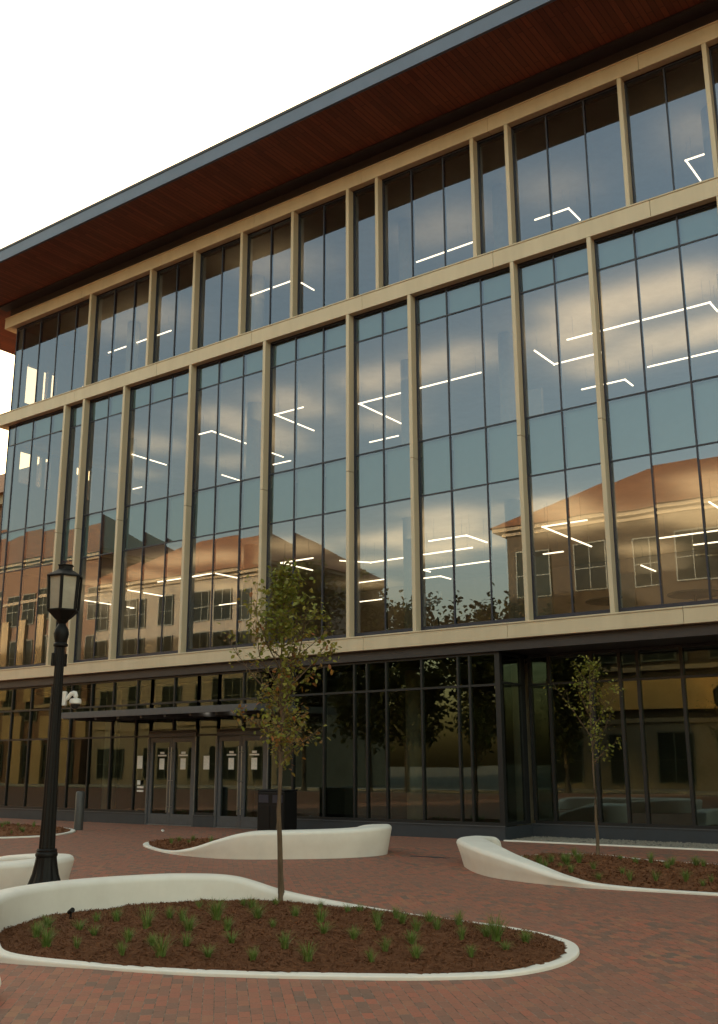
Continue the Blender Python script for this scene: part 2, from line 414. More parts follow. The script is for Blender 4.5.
# recess return wall (glass with frame)
f = MB(); f.box(XC-.05, XC+.05, YS-.05, YS+.08, .30, 4.10); f.box(XC-.04, XC+.04, YR-.3, YR-.10, .30, 4.10); f.box(XC-.04, XC+.04, YS+.08, YR-.3, .301, .37); f.box(XC-.04, XC+.04, YS+.08, YR-.3, 4.04, 4.099); f.box(XC-.038, XC+.038, YS+.08, YR-.3, 3.39, 3.44)
w = f.build('return_storefront', 'store_frame', bld)
MB().quad((XC, YS+.08, .37), (XC, YR-.3, .37), (XC, YR-.3, 4.04), (XC, YS+.08, 4.04)).build('pane', 'lobby_glass', w)
# plinth
b = MB()
for x0, x1 in ((XL, D1[0]-.061), (D1[1]+.061, D2[0]-.061), (D2[1]+.061, XC+.06)): b.box(x0, x1, YS-.08, YS+.10, 0, .285)
b.box(XC-.03, XC+.06, YS+.103, YR-.083, 0, .285); b.box(XC-.03, XR, YR-.08, YR+.1, 0, .284)
b.build('plinth', 'plinth', bld)
b = MB()
for x0, x1 in ((XL, D1[0]-.061), (D1[1]+.061, D2[0]-.061), (D2[1]+.061, XC+.06)): b.box(x0, x1, YS-.10, YS-.03, .286, .305)
b.box(XC+.07, XR, YR-.10, YR-.03, .286, .305)
b.build('plinth_sill', 'frame_grey', bld)
# doors
def door(x0, x1, handle_side):
    f = MB(); y = YS
    f.box(x0, x0+.11, y-.045, y+.03, .02, 2.37); f.box(x1-.11, x1, y-.045, y+.03, .02, 2.37)
    f.box(x0+.11, x1-.11, y-.045, y+.03, 2.24, 2.37); f.box(x0+.11, x1-.11, y-.045, y+.03, .02, .30)
    d = f.build('door', 'frame_grey', bld, bevel=.004)
    MB().quad((x0+.11, y, .30), (x1-.11, y, .30), (x1-.11, y, 2.24), (x0+.11, y, 2.24)).build('pane', 'lobby_glass', d)
    hx = x1-.055 if handle_side > 0 else x0+.055
    h = MB(); h.tube([(hx, y-.12, .35), (hx, y-.12, 2.1)], .012, 10)
    for z in (.5, 1.2, 1.95): h.tube([(hx, y-.12, z), (hx, y-.046, z)], .012, 8)
    h.build('handle', 'steel', d, smooth=40)
    MB().box(x0+.115, x1-.115, y+.04, y+.10, 1.02, 1.09).build('push_bar', 'steel', d, bevel=.01)
    cx = (x0+x1)/2 + handle_side*.02
    n = MB(); n.box(cx-.10, cx+.10, y-.012, y-.008, 1.50, 1.80); n.build('notice', 'paper', d)
    k = MB(); k.box(cx-.17, cx+.17, y-.011, y-.007, 1.86, 1.90); k.box(cx-.08, cx+.08, y-.011, y-.007, 1.92, 1.98); k.build('notice', 'paper', d)
for a, c in (D1, D2):
    f = MB(); f.box(a-.06, a-.002, YS-.07, YS+.06, 0, 2.495); f.box(c+.002, c+.06, YS-.07, YS+.06, 0, 2.495); f.box(a-.06, c+.06, YS-.072, YS+.06, 2.385, 2.49)
    f.build('door_frame', 'frame_grey', bld)
    e = MB(); e.box(a-.075, a-.058, YS-.078, YS-.05, 0, 2.38); e.box(c+.058, c+.075, YS-.078, YS-.05, 0, 2.38); e.box(a, c, YS-.075, YS+.02, .003, .018)
    e.build('door_trim', 'door_edge', bld)
    m = (a+c)/2; door(a+.004, m-.004, 1); door(m+.004, c-.004, -1)
for x, z in ((-22.78, 1.52), (-20.12, 1.5)):
    MB().box(x-.11, x+.11, YS-.012, YS-.008, z, z+.36).build('notice', 'paper', bld)
n = MB(); n.box(-22.85, -22.58, YS-.012, YS-.008, .98, 1.04); n.box(-22.85, -22.58, YS-.012, YS-.008, .88, .93); n.lathe([(.055, 1.08), (.055, 1.2)], 3, -22.72, YS-.06); n.build('notice', 'paper', bld)
# canopy
cx0, cx1 = -24.5, -16.9
c = MB(); c.box(cx0, cx1, 18.88, 18.98, 2.92, 3.09); c.box(cx0, cx0+.1, 18.983, 20.40, 2.92, 3.09); c.box(cx1-.1, cx1, 18.983, 20.40, 2.92, 3.09); c.box(cx0+.1, cx1-.1, 18.983, 20.40, 3.0, 3.05)
cn = c.build('canopy', 'frame_grey', bld, bevel=.006)
for k in range(8):
    x = cx0+.55 + k*.93
    MB().box(x-.04, x+.04, 18.99, 20.40, 2.86, 2.998).build('rib', 'frame_grey', cn)
for x in (-21.3, -20.3, -19.2, -18.3):
    MB().lathe([(.06, 2.985), (.06, 2.999)], 16, x, 19.6).build('downlight', 'light_dim', cn)

# ceiling strip lights (hung from the ceilings, each its own fixture)
def strips():
    T, A, S2 = 16.3, 12.1, 7.5
    rows = [
    ('topmost storey', T, [[(-4.9,23.07),(-6.6,23.06),(-6.6,24.17)], [(-10.94,23.4),(-9.94,23.4),(-9.94,24.13)], [(-14.92,23.49),(-12.97,23.45)], [(-20.44,22.18),(-18.78,22.18)], [(-18.58,22.48),(-18.58,23.08)], [(-27.79,22.56),(-24.53,22.55)]]),
    ('third storey', A, [[(-9.8,22.52),(-6.2,22.52),(-6.2,23.1)], [(-10.8,22.66),(-10.8,23.82),(-9.4,23.82)], [(-8.82,25.53),(-6.0,25.53)], [(-10.98,26.05),(-9.69,26.05),(-9.69,26.62)], [(-12.7,23.15),(-16.86,23.15),(-16.86,25.89)], [(-18.77,26.4),(-17.64,26.4)], [(-18.41,22.39),(-19.52,22.39),(-19.52,24.3)], [(-23.08,26.44),(-22.29,26.44)], [(-22.75,22.37),(-22.2,22.37),(-22.2,25.93)], [(-25.5,26.32),(-25.5,27.34)], [(-26.2,22.57),(-26.2,24.14)], [(-29.88,25.68),(-29.2,25.68)]]),
    ('second storey', S2, [[(-9.87,23.18),(-11.07,23.18),(-11.07,26.22)], [(-12.61,26.4),(-12.02,26.4)], [(-9.16,26.34),(-6.5,26.34)], [(-6.83,23.22),(-6.83,25.2)], [(-8.68,27.77),(-6.7,27.77)], [(-10.99,29.8),(-10.99,31.0)], [(-14.31,22.88),(-13.14,22.88),(-13.14,23.97)], [(-15.46,24.34),(-13.82,24.34)], [(-16.73,26.75),(-16.73,26.36),(-14.39,26.36)], [(-17.56,27.62),(-16.88,27.62),(-16.88,28.25)], [(-17.9,23.6),(-17.35,24.38),(-15.87,24.38)], [(-19.66,27.0),(-18.64,27.0)], [(-22.07,30.35),(-21.12,30.35)], [(-18.31,22.79),(-19.52,22.79),(-19.52,24.28)], [(-23.2,22.8),(-22.3,22.8),(-22.3,23.94)], [(-26.82,27.75),(-25.98,27.75)], [(-26.94,23.27),(-26.94,24.99)], [(-24.91,22.84),(-22.92,22.84)], [(-29.95,23.91),(-29.95,26.25),(-30.1,26.25)]])]
    hidden = {}
    for st, z, lst in rows:
        lst = sorted(lst, key=lambda p: min(q[0]/q[1] for q in p))
        n = len(lst)
        for i, p in enumerate(lst):
            words = ['first', 'second', 'third', 'fourth', 'fifth', 'sixth', 'seventh', 'eighth', 'ninth', 'tenth', 'eleventh', 'twelfth']
            if i < 12 and i <= n-1-i: where = words[i] + ' from the left'
            elif n-1-i == 0: where = 'the rightmost one'
            else: where = words[n-1-i] + ' from the right'
            shape = 'straight' if len(p) == 2 else 'bent'
            t = thing('ceiling_light', f'lit {shape} white strip light under the {st} ceiling, {where}', 'ceiling light', 'strip lights under the office ceilings', (p[0][0], p[0][1], z))
            g = MB(); hgs = []
            for a, c in zip(p[:-1], p[1:]):
                a = Vector((a[0]-p[0][0], a[1]-p[0][1], 0)); c = Vector((c[0]-p[0][0], c[1]-p[0][1], 0)); d = (c-a).normalized(); s = Vector((-d.y, d.x, 0))*.017
                a2 = a - d*.024; c2 = c + d*.024
                bb = len(g.v)
                g.v += [tuple(q) for q in (a2-s, c2-s, c2+s, a2+s)] + [tuple(q+Vector((0, 0, .032))) for q in (a2-s, c2-s, c2+s, a2+s)]
                g.f += [tuple(bb+i2 for i2 in q) for q in ((0,3,2,1),(4,5,6,7),(0,1,5,4),(1,2,6,5),(2,3,7,6),(3,0,4,7))]
                for q in (a+d*.15, c-d*.15): hgs.append(MB().tube([tuple(q+Vector((0, 0, .033))), tuple(q+Vector((0, 0, .63)))], .003, 6))
            
            L0 = max(zip(p[:-1], p[1:]), key=lambda q: abs(q[0][0]-q[1][0])+abs(q[0][1]-q[1][1]))
            dx, dy = L0[1][0]-L0[0][0], L0[1][1]-L0[0][1]; ln_ = math.hypot(dx, dy)
            la = bpy.data.lights.new('ceiling_fill', 'AREA'); la.shape = 'RECTANGLE'; la.size = ln_+.8; la.size_y = 1.7; la.color = (1, .79, .48)  # unseen wide fill lamp added above the strip to warm the ceiling
            mx_ = (L0[0][0]+L0[1][0])/2
            la.energy = ln_*{'topmost storey': .45, 'third storey': 1.35 if mx_ > -13.5 else .75, 'second storey': 1.4 if mx_ > -18 else 1.0}[st]
            lo = bpy.data.objects.new('ceiling_fill', la); C.objects.link(lo); lo.parent = t
            lo.location = ((L0[0][0]+L0[1][0])/2-p[0][0], (L0[0][1]+L0[1][1])/2-p[0][1], .036); lo.rotation_euler = (math.pi, 0, -math.atan2(dy, dx))
            g.build('light_strip', 'light', t); [q.build('hanger', 'steel', t) for q in hgs]
strips()
# furniture just behind the second storey glass
def round_table(x, y, r, label):
    t = thing('round_table', label, 'table', 'round tables behind the second storey glass', (x, y, 4.662))
    MB().lathe([(r-.02, .70), (r, .715), (r, .735), (r-.01, .74)], 36).build('tabletop', 'sash', t, smooth=40)
    MB().lathe([(.04, .03), (.035, .70)], 14).build('leg', 'frame_grey', t, smooth=40)
    MB().lathe([(.30, 0), (.28, .02), (.05, .035)], 24).build('base', 'frame_grey', t, smooth=40)
round_table(-7.3, 23.1, .62, 'wide round table behind the rightmost second storey glass')
round_table(-9.25, 22.9, .60, 'round table behind glass, seen past a tan fin beside a cream partition')
t = thing('display_board', 'small white board on a stand behind second storey glass above two sills', 'board', None, (-13.86, 22.2, 4.662))
MB().box(-.30, .30, -.02, .02, .95, 1.3).build('board', 'white', t, bevel=.005)
b = MB(); b.tube([(-.2, 0, .03), (-.2, 0, .95)], .02, 8); b.tube([(.2, 0, .03), (.2, 0, .95)], .02, 8); b.box(-.28, .28, -.2, .2, 0, .03); b.build('stand', 'frame_grey', t)

# ------------------------------------------------------------------ setting: ground, road
def structure(o): o['kind'] = 'structure'; return o
structure(MB().quad((-400, -400, -.16), (400, -400, -.16), (400, 600, -.16), (-400, 600, -.16)).build('ground', 'asphalt'))
structure(MB().box(-120, 90, -8.6, 20.42, -.155, 0).build('plaza', 'paving'))
structure(MB().box(-120, 90, 20.421, 60, -.155, -.004).build('building_pad', 'asphalt'))
structure(MB().box(-120, 90, -8.9, -8.603, -.155, .004).build('kerb', 'kerb'))
structure(MB().box(-120, 90, -18.0, -15.4, -.155, 0).build('pavement', 'kerb'))
structure(MB().box(-120, 90, -12.0, -11.88, -.1595, -.154).build('road_marking', 'line'))
# gravel strip by the recess
g = MB(); g.box(-10.9, XR, 20.45, YR-.09, 0, .02)
rnd = random.Random(3)
for i in range(5200):
    x, y = rnd.uniform(-10.9, -1.5), rnd.uniform(20.5, YR-.12); s = rnd.uniform(.012, .034)
    a = rnd.uniform(0, 6.28); c, d = math.cos(a)*s, math.sin(a)*s; bb = len(g.v); z = .018
    g.v += [(x+c, y+d, z), (x-d, y+c, z), (x-c, y-d, z), (x+d, y-c, z), (x+rnd.uniform(-.3, .3)*s, y+rnd.uniform(-.3, .3)*s, z+s*rnd.uniform(.6, 1.2))]
    g.f += [(bb, bb+1, bb+4), (bb+1, bb+2, bb+4), (bb+2, bb+3, bb+4), (bb+3, bb, bb+4)]
tag(g.build('gravel', 'gravel'), 'pale gravel strip along the recessed glass front', None, None, 'stuff')
tag(MB().box(-11.0, XR, 20.34, 20.448, -.01, .025).build('gravel_kerb', 'concrete', bevel=.008), 'thin straight white kerb between the brick paving and the gravel strip', 'kerb')

# ------------------------------------------------------------------ planter benches (a swept concrete ribbon: kerb that rises into a bench)
def catmull(pts, per=8, closed=False):
    n = len(pts); out = []
    rng = range(n if closed else n-1)
    for i in rng:
        p0 = pts[(i-1) % n] if closed or i > 0 else pts[0]; p1 = pts[i]; p2 = pts[(i+1) % n]; p3 = pts[(i+2) % n] if closed or i+2 < n else pts[-1]
        for k in range(per):
            t = k/per
            out.append(tuple(.5*((2*b)+(c-a)*t+(2*a-5*b+4*c-d)*t*t+(3*b-a-3*c+d)*t**3) for a, b, c, d in zip(p0, p1, p2, p3)))
    if not closed: out.append(tuple(pts[-1]))
    return out
def ribbon(pts, closed, per=8):
    """pts: (x, y, height, top_width, side) where side +1 puts the ribbon left of the path; the path is the outer foot"""
    P = catmull(pts, per, closed); n = len(P); v = []; f = []; prof_n = 0
    for i, (x, y, h, w, lean) in enumerate(P):
        a = P[(i-1) % n] if closed or i > 0 else P[i]; c = P[(i+1) % n] if closed or i < n-1 else P[i]
        t = Vector((c[0]-a[0], c[1]-a[1], 0)).normalized(); nn = Vector((-t.y, t.x, 0))   # left of travel = inward
        r = min(.07, h*.45, w*.35)
        sec = [(0, -.02), (-lean*.5, h*.45), (-lean, h-r)]
        for k in range(1, 6):
            q = math.pi/2*k/5; sec.append((-lean+r-r*math.cos(q), h-r+r*math.sin(q)))
        for k in range(0, 6):
            q = math.pi/2*k/5; sec.append((-lean+w-r+r*math.sin(q), h-r+r*math.cos(q)))
        sec += [(-lean+w, h*.5), (-lean*.8+w, -.02)]
        prof_n = len(sec)
        for s, z in sec: p = Vector((x, y, 0))+nn*s; v.append((p.x, p.y, z))
    m = n if closed else n-1
    for i in range(m):
        j = (i+1) % n
        for k in range(prof_n-1): f.append((i*prof_n+k, j*prof_n+k, j*prof_n+k+1, i*prof_n+k+1))
    if not closed:
        f.append(tuple(range(prof_n))[::-1]); f.append(tuple((n-1)*prof_n+k for k in range(prof_n)))
    b = MB(); b.v = v; b.f = f; return b
def bench(name, label, pts, closed=True, group='white planter benches on the brick plaza'):
    o = ribbon(pts, closed).build(name, 'concrete', smooth=50)
    return tag(o, label, 'bench', group)
K = .13
KH = .03
# A: counter-clockwise, interior on the left; (x, y, height, width, lean)
A = [(-8.0,5.73,.07,K,0),(-7.16,5.99,KH,K,0),(-6.2,6.30,KH,K,0),(-5.15,6.86,KH,K,0),(-4.55,7.26,KH,K,0),(-4.15,7.7,KH,.14,0),(-4.0,8.3,KH,.16,0),(-4.12,8.95,KH,.16,0),(-4.5,9.45,KH,.15,0),(-5.3,9.8,KH,K,0),
     (-6.5,9.98,KH,K,0),(-7.6,10.05,.08,.14,0),(-8.4,10.0,.16,.18,.01),(-9.0,9.75,.31,.24,.03),(-9.45,9.25,.355,.28,.05),(-9.75,8.6,.365,.29,.06),(-9.86,7.9,.375,.29,.06),(-9.78,7.2,.38,.29,.06),(-9.5,6.6,.38,.29,.06),(-9.1,6.15,.37,.28,.05),(-8.75,5.92,.33,.24,.04),(-8.45,5.82,.15,.18,.01)]
bench('planter_bench', 'long white bench wall wrapping the large mulch bed in front', A)
Mb = [(-17.1,15.7,KH,K,0),(-16.5,15.05,KH,K,0),(-15.4,14.4,KH,K,0),(-14.6,14.08,.07,.16,0),(-13.9,13.92,.18,.26,.03),(-13.3,13.9,.33,.36,.06),(-12.75,14.05,.46,.42,.09),(-12.2,14.45,.48,.45,.10),(-11.72,14.9,.49,.45,.10),(-11.34,15.45,.50,.45,.10),(-11.22,16.1,.52,.45,.10),(-11.5,16.6,.52,.42,.08),(-12.1,16.85,.45,.34,.05),(-12.8,17.05,.2,.2,.02),(-13.6,17.15,KH,K,0),(-14.9,17.15,KH,K,0),(-16.3,16.85,KH,K,0),(-17.0,16.3,KH,K,0)]
bench('planter_bench', 'white bench rising from a kerb in front of the black bin and glass doors', Mb)
Rb = [(1.5,14.6,KH,K,0),(1.8,15.6,KH,K,0),(1.2,16.7,KH,K,0),(-1,17.3,KH,K,0),(-3.5,17.5,KH,K,0),(-5.46,17.5,KH,K,0),(-6.6,17.6,KH,K,0),(-7.8,18.15,KH,K,0),(-8.5,17.9,KH,K,0),(-8.85,17.3,KH,K,0),(-8.98,16.7,KH,K,0),(-9.02,16.45,.08,.16,0),(-9.06,16.3,.36,.28,.05),(-9.12,16.05,.42,.34,.08),(-9.14,15.7,.43,.44,.11),(-9.02,15.3,.43,.50,.12),(-8.68,14.83,.43,.52,.12),(-8.2,14.3,.41,.50,.11),(-7.66,13.88,.36,.42,.08),(-6.95,13.62,.24,.32,.05),(-6.35,13.52,.12,.2,.02),(-5.9,13.5,.06,.14,0),(-4.96,13.58,KH,K,0),(-3,13.8,KH,K,0),(-.5,14.1,KH,K,0)]
bench('planter_bench', 'white bench sloping down to a kerb round the mulch bed by the recess', Rb)
Lb = [(-16.42, 8.4, 0.4, 0.4, 0.06), (-14.42, 7.9, 0.41, 0.42, 0.07), (-12.82, 7.85, 0.42, 0.42, 0.08), (-11.97, 8.1, 0.42, 0.42, 0.08), (-11.52, 8.65, 0.44, 0.42, 0.08), (-11.72, 9.3, 0.44, 0.4, 0.08), (-12.32, 9.7, 0.42, 0.36, 0.08), (-13.42, 9.8, 0.35, 0.3, 0.05), (-14.82, 9.8, 0.14, 0.2, 0.02), (-16.42, 9.6, 0.03, 0.13, 0)]
bench('planter_bench', 'white bench with a rounded end behind the black lamp post', Lb)
Fb = [(-20.7,15.4,KH,K,0),(-20.75,16.2,KH,K,0),(-21.2,17.0,KH,K,0),(-21.9,17.6,KH,K,0),(-22.8,17.95,KH,K,0),(-24.5,18.0,KH,K,0),(-27,17.8,KH,K,0),(-28,16.4,KH,K,0),(-26,14.8,KH,K,0),(-23,14.3,KH,K,0),(-21.3,14.6,KH,K,0)]
o = ribbon(Fb, True).build('planter_kerb', 'concrete', smooth=50); tag(o, 'thin white kerb round the small far mulch bed beside the grey bollard', 'kerb')
# end of another bench at the near left edge of the view
Eb = [(-6.62,4.6,.17,.34,.02),(-7.0,4.95,.18,.34,.02),(-7.8,4.7,.22,.34,.03),(-8.6,4.1,.24,.34,.03),(-8.5,3.3,.2,.3,.02),(-7.5,3.5,.2,.3,.02),(-6.85,4.15,.17,.34,.02)]
bench('planter_bench', 'low white bench end cut off at the bottom left corner of the picture', Eb)

# mulch beds
def inside(x, y, poly):
    c = False; j = len(poly)-1
    for i in range(len(poly)):
        xi, yi = poly[i]; xj, yj = poly[j]
        if (yi > y) != (yj > y) and x < (xj-xi)*(y-yi)/(yj-yi)+xi: c = not c
        j = i
    return c
def edge_dist(x, y, poly):
    d = 1e9
    for i in range(len(poly)):
        a = Vector(poly[i-1]); b = Vector(poly[i]); p = Vector((x, y)); ab = b-a
        t = max(0, min(1, (p-a).dot(ab)/max(ab.length_squared, 1e-9))); d = min(d, (a+ab*t-p).length)
    return d
def bed(name, pts, label, hump, step, chips, size, seed):
    outer = [(p[0], p[1]) for p in catmull([q[:2] for q in pts], 6, True)]
    n = len(outer); poly = []
    for i in range(n):
        a, c = Vector(outer[i-1]), Vector(outer[(i+1) % n]); t = (c-a).normalized(); w = Vector((-t.y, t.x))*.07
        poly.append((outer[i][0]+w.x, outer[i][1]+w.y))
    xs = [p[0] for p in poly]; ys = [p[1] for p in poly]
    def hz(x, y):
        e = edge_dist(x, y, poly)
        return .025 + hump*(1-math.exp(-e*1.6)) + .022*noise.noise((x*2.5, y*2.5, seed)) + .012*noise.noise((x*9, y*9, seed))
    b = MB(); idx = {}
    nx = int((max(xs)-min(xs))/step)+2; ny = int((max(ys)-min(ys))/step)+2
    for i in range(nx):
        for j in range(ny):
            x, y = min(xs)+i*step, min(ys)+j*step
            if inside(x, y, poly): idx[i, j] = len(b.v); b.v.append((x, y, hz(x, y)))
    for (i, j) in idx:
        q = [(i, j), (i+1, j), (i+1, j+1), (i, j+1)]
        if all(k in idx for k in q): b.f.append(tuple(idx[k] for k in q))
    # skirt down to the kerb: ring between the outline and itself scaled a little inwards
    m = len(poly); base = len(b.v)
    for i in range(m):
        a, c = Vector(poly[i-1]), Vector(poly[(i+1) % m]); t = (c-a).normalized(); w = Vector((-t.y, t.x))*(step*1.6)
        p = (poly[i][0]+w.x, poly[i][1]+w.y)
        b.v.append((poly[i][0], poly[i][1], .02)); b.v.append((p[0], p[1], hz(*p)-.004))
    for i in range(m):
        j = (i+1) % m; b.f.append((base+2*i, base+2*j, base+2*j+1, base+2*i+1))
    rr = random.Random(seed)
    k = 0
    while k < chips:
        x, y = rr.uniform(min(xs), max(xs)), rr.uniform(min(ys), max(ys))
        if not inside(x, y, poly) or edge_dist(x, y, poly) < .05: continue
        k += 1
        L_, W_ = size*rr.uniform(.5, 1.6), size*rr.uniform(.12, .3)
        d = Vector((rr.gauss(0, 1), rr.gauss(0, 1), rr.gauss(0, .45))).normalized(); s = d.cross(Vector((rr.gauss(0, .5), rr.gauss(0, .5), 1))).normalized()
        c = Vector((x, y, hz(x, y)+rr.uniform(.0, .012)))
        b.quad(*(c+d*L_*u+s*W_*v2 for u, v2 in ((-.5, -.5), (.5, -.4), (.5, .4), (-.5, .5))))
    o = b.build(name, 'mulch'); tag(o, label, None, None, 'stuff')
    return poly, hz
polyA, hA = bed('mulch_bed', A, 'brown shredded bark mulch filling the large front bed', .10, .05, 30000, .036, 1)
polyR, hR = bed('mulch_bed', Rb, 'brown bark mulch bed beside the recessed glass front', .05, .10, 14000, .07, 2)
polyM, hM = bed('mulch_bed', Mb, 'small mulch bed enclosed by the bench in front of the doors', .10, .10, 6000, .07, 3)
polyF, hF = bed('mulch_bed', Fb, 'far mulch bed near the bollard', .10, .12, 5000, .07, 4)
polyL, hL = bed('mulch_bed', Lb, 'mulch behind the rounded bench end', .02, .12, 300, .06, 5)

# ------------------------------------------------------------------ grass tufts
def tuft_mesh(seed, nb, h, spread):
    rr = random.Random(seed); b = MB()
    for i in range(nb):
        a = rr.uniform(0, 6.283); r0 = rr.uniform(0, .03); out = rr.uniform(.15, 1)*spread; hh = h*rr.uniform(.5, 1.1); w = rr.uniform(.002, .0042)
        d = Vector((math.cos(a), math.sin(a), 0)); s = Vector((-d.y, d.x, 0))
        prev = None
        for k in range(4):
            t = k/3; p = d*(r0+out*t*t) + Vector((0, 0, hh*(t-.18*t*t*out/spread)))
            ww = w*(1-t*.85); cur = (p-s*ww, p+s*ww)
            if prev: b.quad(prev[0], prev[1], cur[1], cur[0])
            prev = cur
    # merge blade segments into one island per blade
    m = b.mesh('tuft'); bm = bmesh.new(); bm.from_mesh(m); bmesh.ops.remove_doubles(bm, verts=bm.verts, dist=1e-6); bm.to_mesh(m); bm.free()
    m.materials.append(M['grass']); return m
TM = [tuft_mesh(50+i, random.choice((80, 110, 150)), random.uniform(.10, .19), random.uniform(.08, .14)) for i in range(8)]
def tuft(x, y, z, s, label, group):
    o = bpy.data.objects.new('grass_tuft', random.choice(TM)); C.objects.link(o)
    o.location = (x, y, z-.01); o.rotation_euler.z = random.uniform(0, 6.28); o.scale = (s, s, s*random.uniform(.85, 1.15))
    tag(o, label, 'grass tuft', group)
A_T = [(-7.99, 6.19, 1.3), (-8.41, 6.39, 1.0), (-8.77, 6.79, 1), (-8.31, 6.81, 0.9), (-8.52, 7.19, 0.8), (-7.93, 6.67, 0.8), (-7.64, 6.24, 0.7), (-8.4, 7.34, 1), (-7.48, 6.69, 1), (-7.15, 6.33, 0.8), (-7.83, 7.23, 1.3), (-7.18, 6.7, 0.7), (-6.82, 6.47, 1.4), (-8.04, 7.73, 0.9), (-7.81, 7.68, 0.9), (-8.27, 8.38, 0.7), (-7.34, 7.31, 1.1), (-7.52, 7.87, 1.4), (-7.03, 7.51, 1.0), (-6.63, 7.14, 0.9), (-6.91, 6.86, 0.9), (-6.46, 6.67, 0.9), (-8.12, 8.92, 0.8), (-7.97, 8.89, 1), (-7.3, 8.24, 1.2), (-6.8, 7.9, 0.7), (-6.06, 6.79, 0.9), (-6.07, 7.21, 1), (-7.97, 9.3, 0.7), (-7.12, 8.62, 0.9), (-5.67, 7.03, 1.2), (-6.63, 8.42, 1.2), (-6.23, 7.97, 1), (-7.48, 9.49, 0.8), (-6.94, 9.29, 0.8), (-6.93, 9.49, 0.8), (-5.79, 7.84, 0.9), (-6.22, 8.81, 1), (-5.85, 8.31, 0.9), (-6.28, 9.24, 0.9), (-5.95, 8.87, 0.9), (-5.29, 7.61, 0.9), (-5.2, 7.28, 0.8), (-5.27, 7.99, 0.9), (-5.62, 8.61, 0.9), (-4.97, 7.6, 1), (-5.87, 9.23, 1), (-5.48, 8.75, 0.9), (-5.5, 9.19, 1), (-5.01, 8.42, 0.8), (-4.64, 7.94, 0.8), (-4.96, 8.78, 1), (-4.75, 8.58, 1.4), (-4.53, 8.35, 0.8), (-4.54, 8.74, 0.9)]
for x, y, s in A_T: tuft(x, y, hA(x, y), s, 'small green grass tuft in the large front mulch bed', 'grass tufts in the front bed')
R_T = [(-7.57, 16.05, 1.0), (-7.3, 15.57, 1.3), (-7.29, 16.0, 1.2), (-7.8, 16.95, 1), (-6.67, 15.15, 0.9), (-6.13, 14.08, 0.9), (-7.04, 17.1, 0.8), (-6.48, 16.37, 1.1), (-6.38, 16.75, 1.1), (-5.71, 14.17, 1), (-6.08, 14.82, 0.8), (-5.4, 14.33, 1), (-5.89, 16.34, 1.4), (-5.81, 15.93, 1), (-5.01, 14.42, 1), (-5.59, 16.6, 1.3), (-5.43, 16.47, 0.9), (-4.69, 14.13, 0.7), (-4.72, 14.59, 0.7), (-8.08, 15.6, 1.0), (-7.77, 15.53, 1.2), (-7.32, 14.81, 1.2), (-7.67, 15.78, 1), (-7.48, 15.88, 1), (-6.78, 14.59, 1), (-7.17, 15.06, 0.8)]
for x, y, s in R_T: tuft(x, y, hR(x, y), s, 'leafy green grass tuft in the mulch bed beside the recessed glass', 'grass tufts in the bed by the recess')
rr = random.Random(11)
def scatter(poly, hz, n, label, group, smin, smax):
    xs = [p[0] for p in poly]; ys = [p[1] for p in poly]; k = 0
    while k < n:
        x, y = rr.uniform(min(xs), max(xs)), rr.uniform(min(ys), max(ys))
        if inside(x, y, poly) and edge_dist(x, y, poly) > .3: tuft(x, y, hz(x, y), rr.uniform(smin, smax), label, group); k += 1
scatter(polyM, hM, 26, 'low grass tuft in the small bed enclosed by the middle bench', 'grass tufts in the middle bed', .6, 1.0)
scatter(polyF, hF, 22, 'low grass tuft in the far bed beside the bollard', 'grass tufts in the far bed', .6, 1.0)

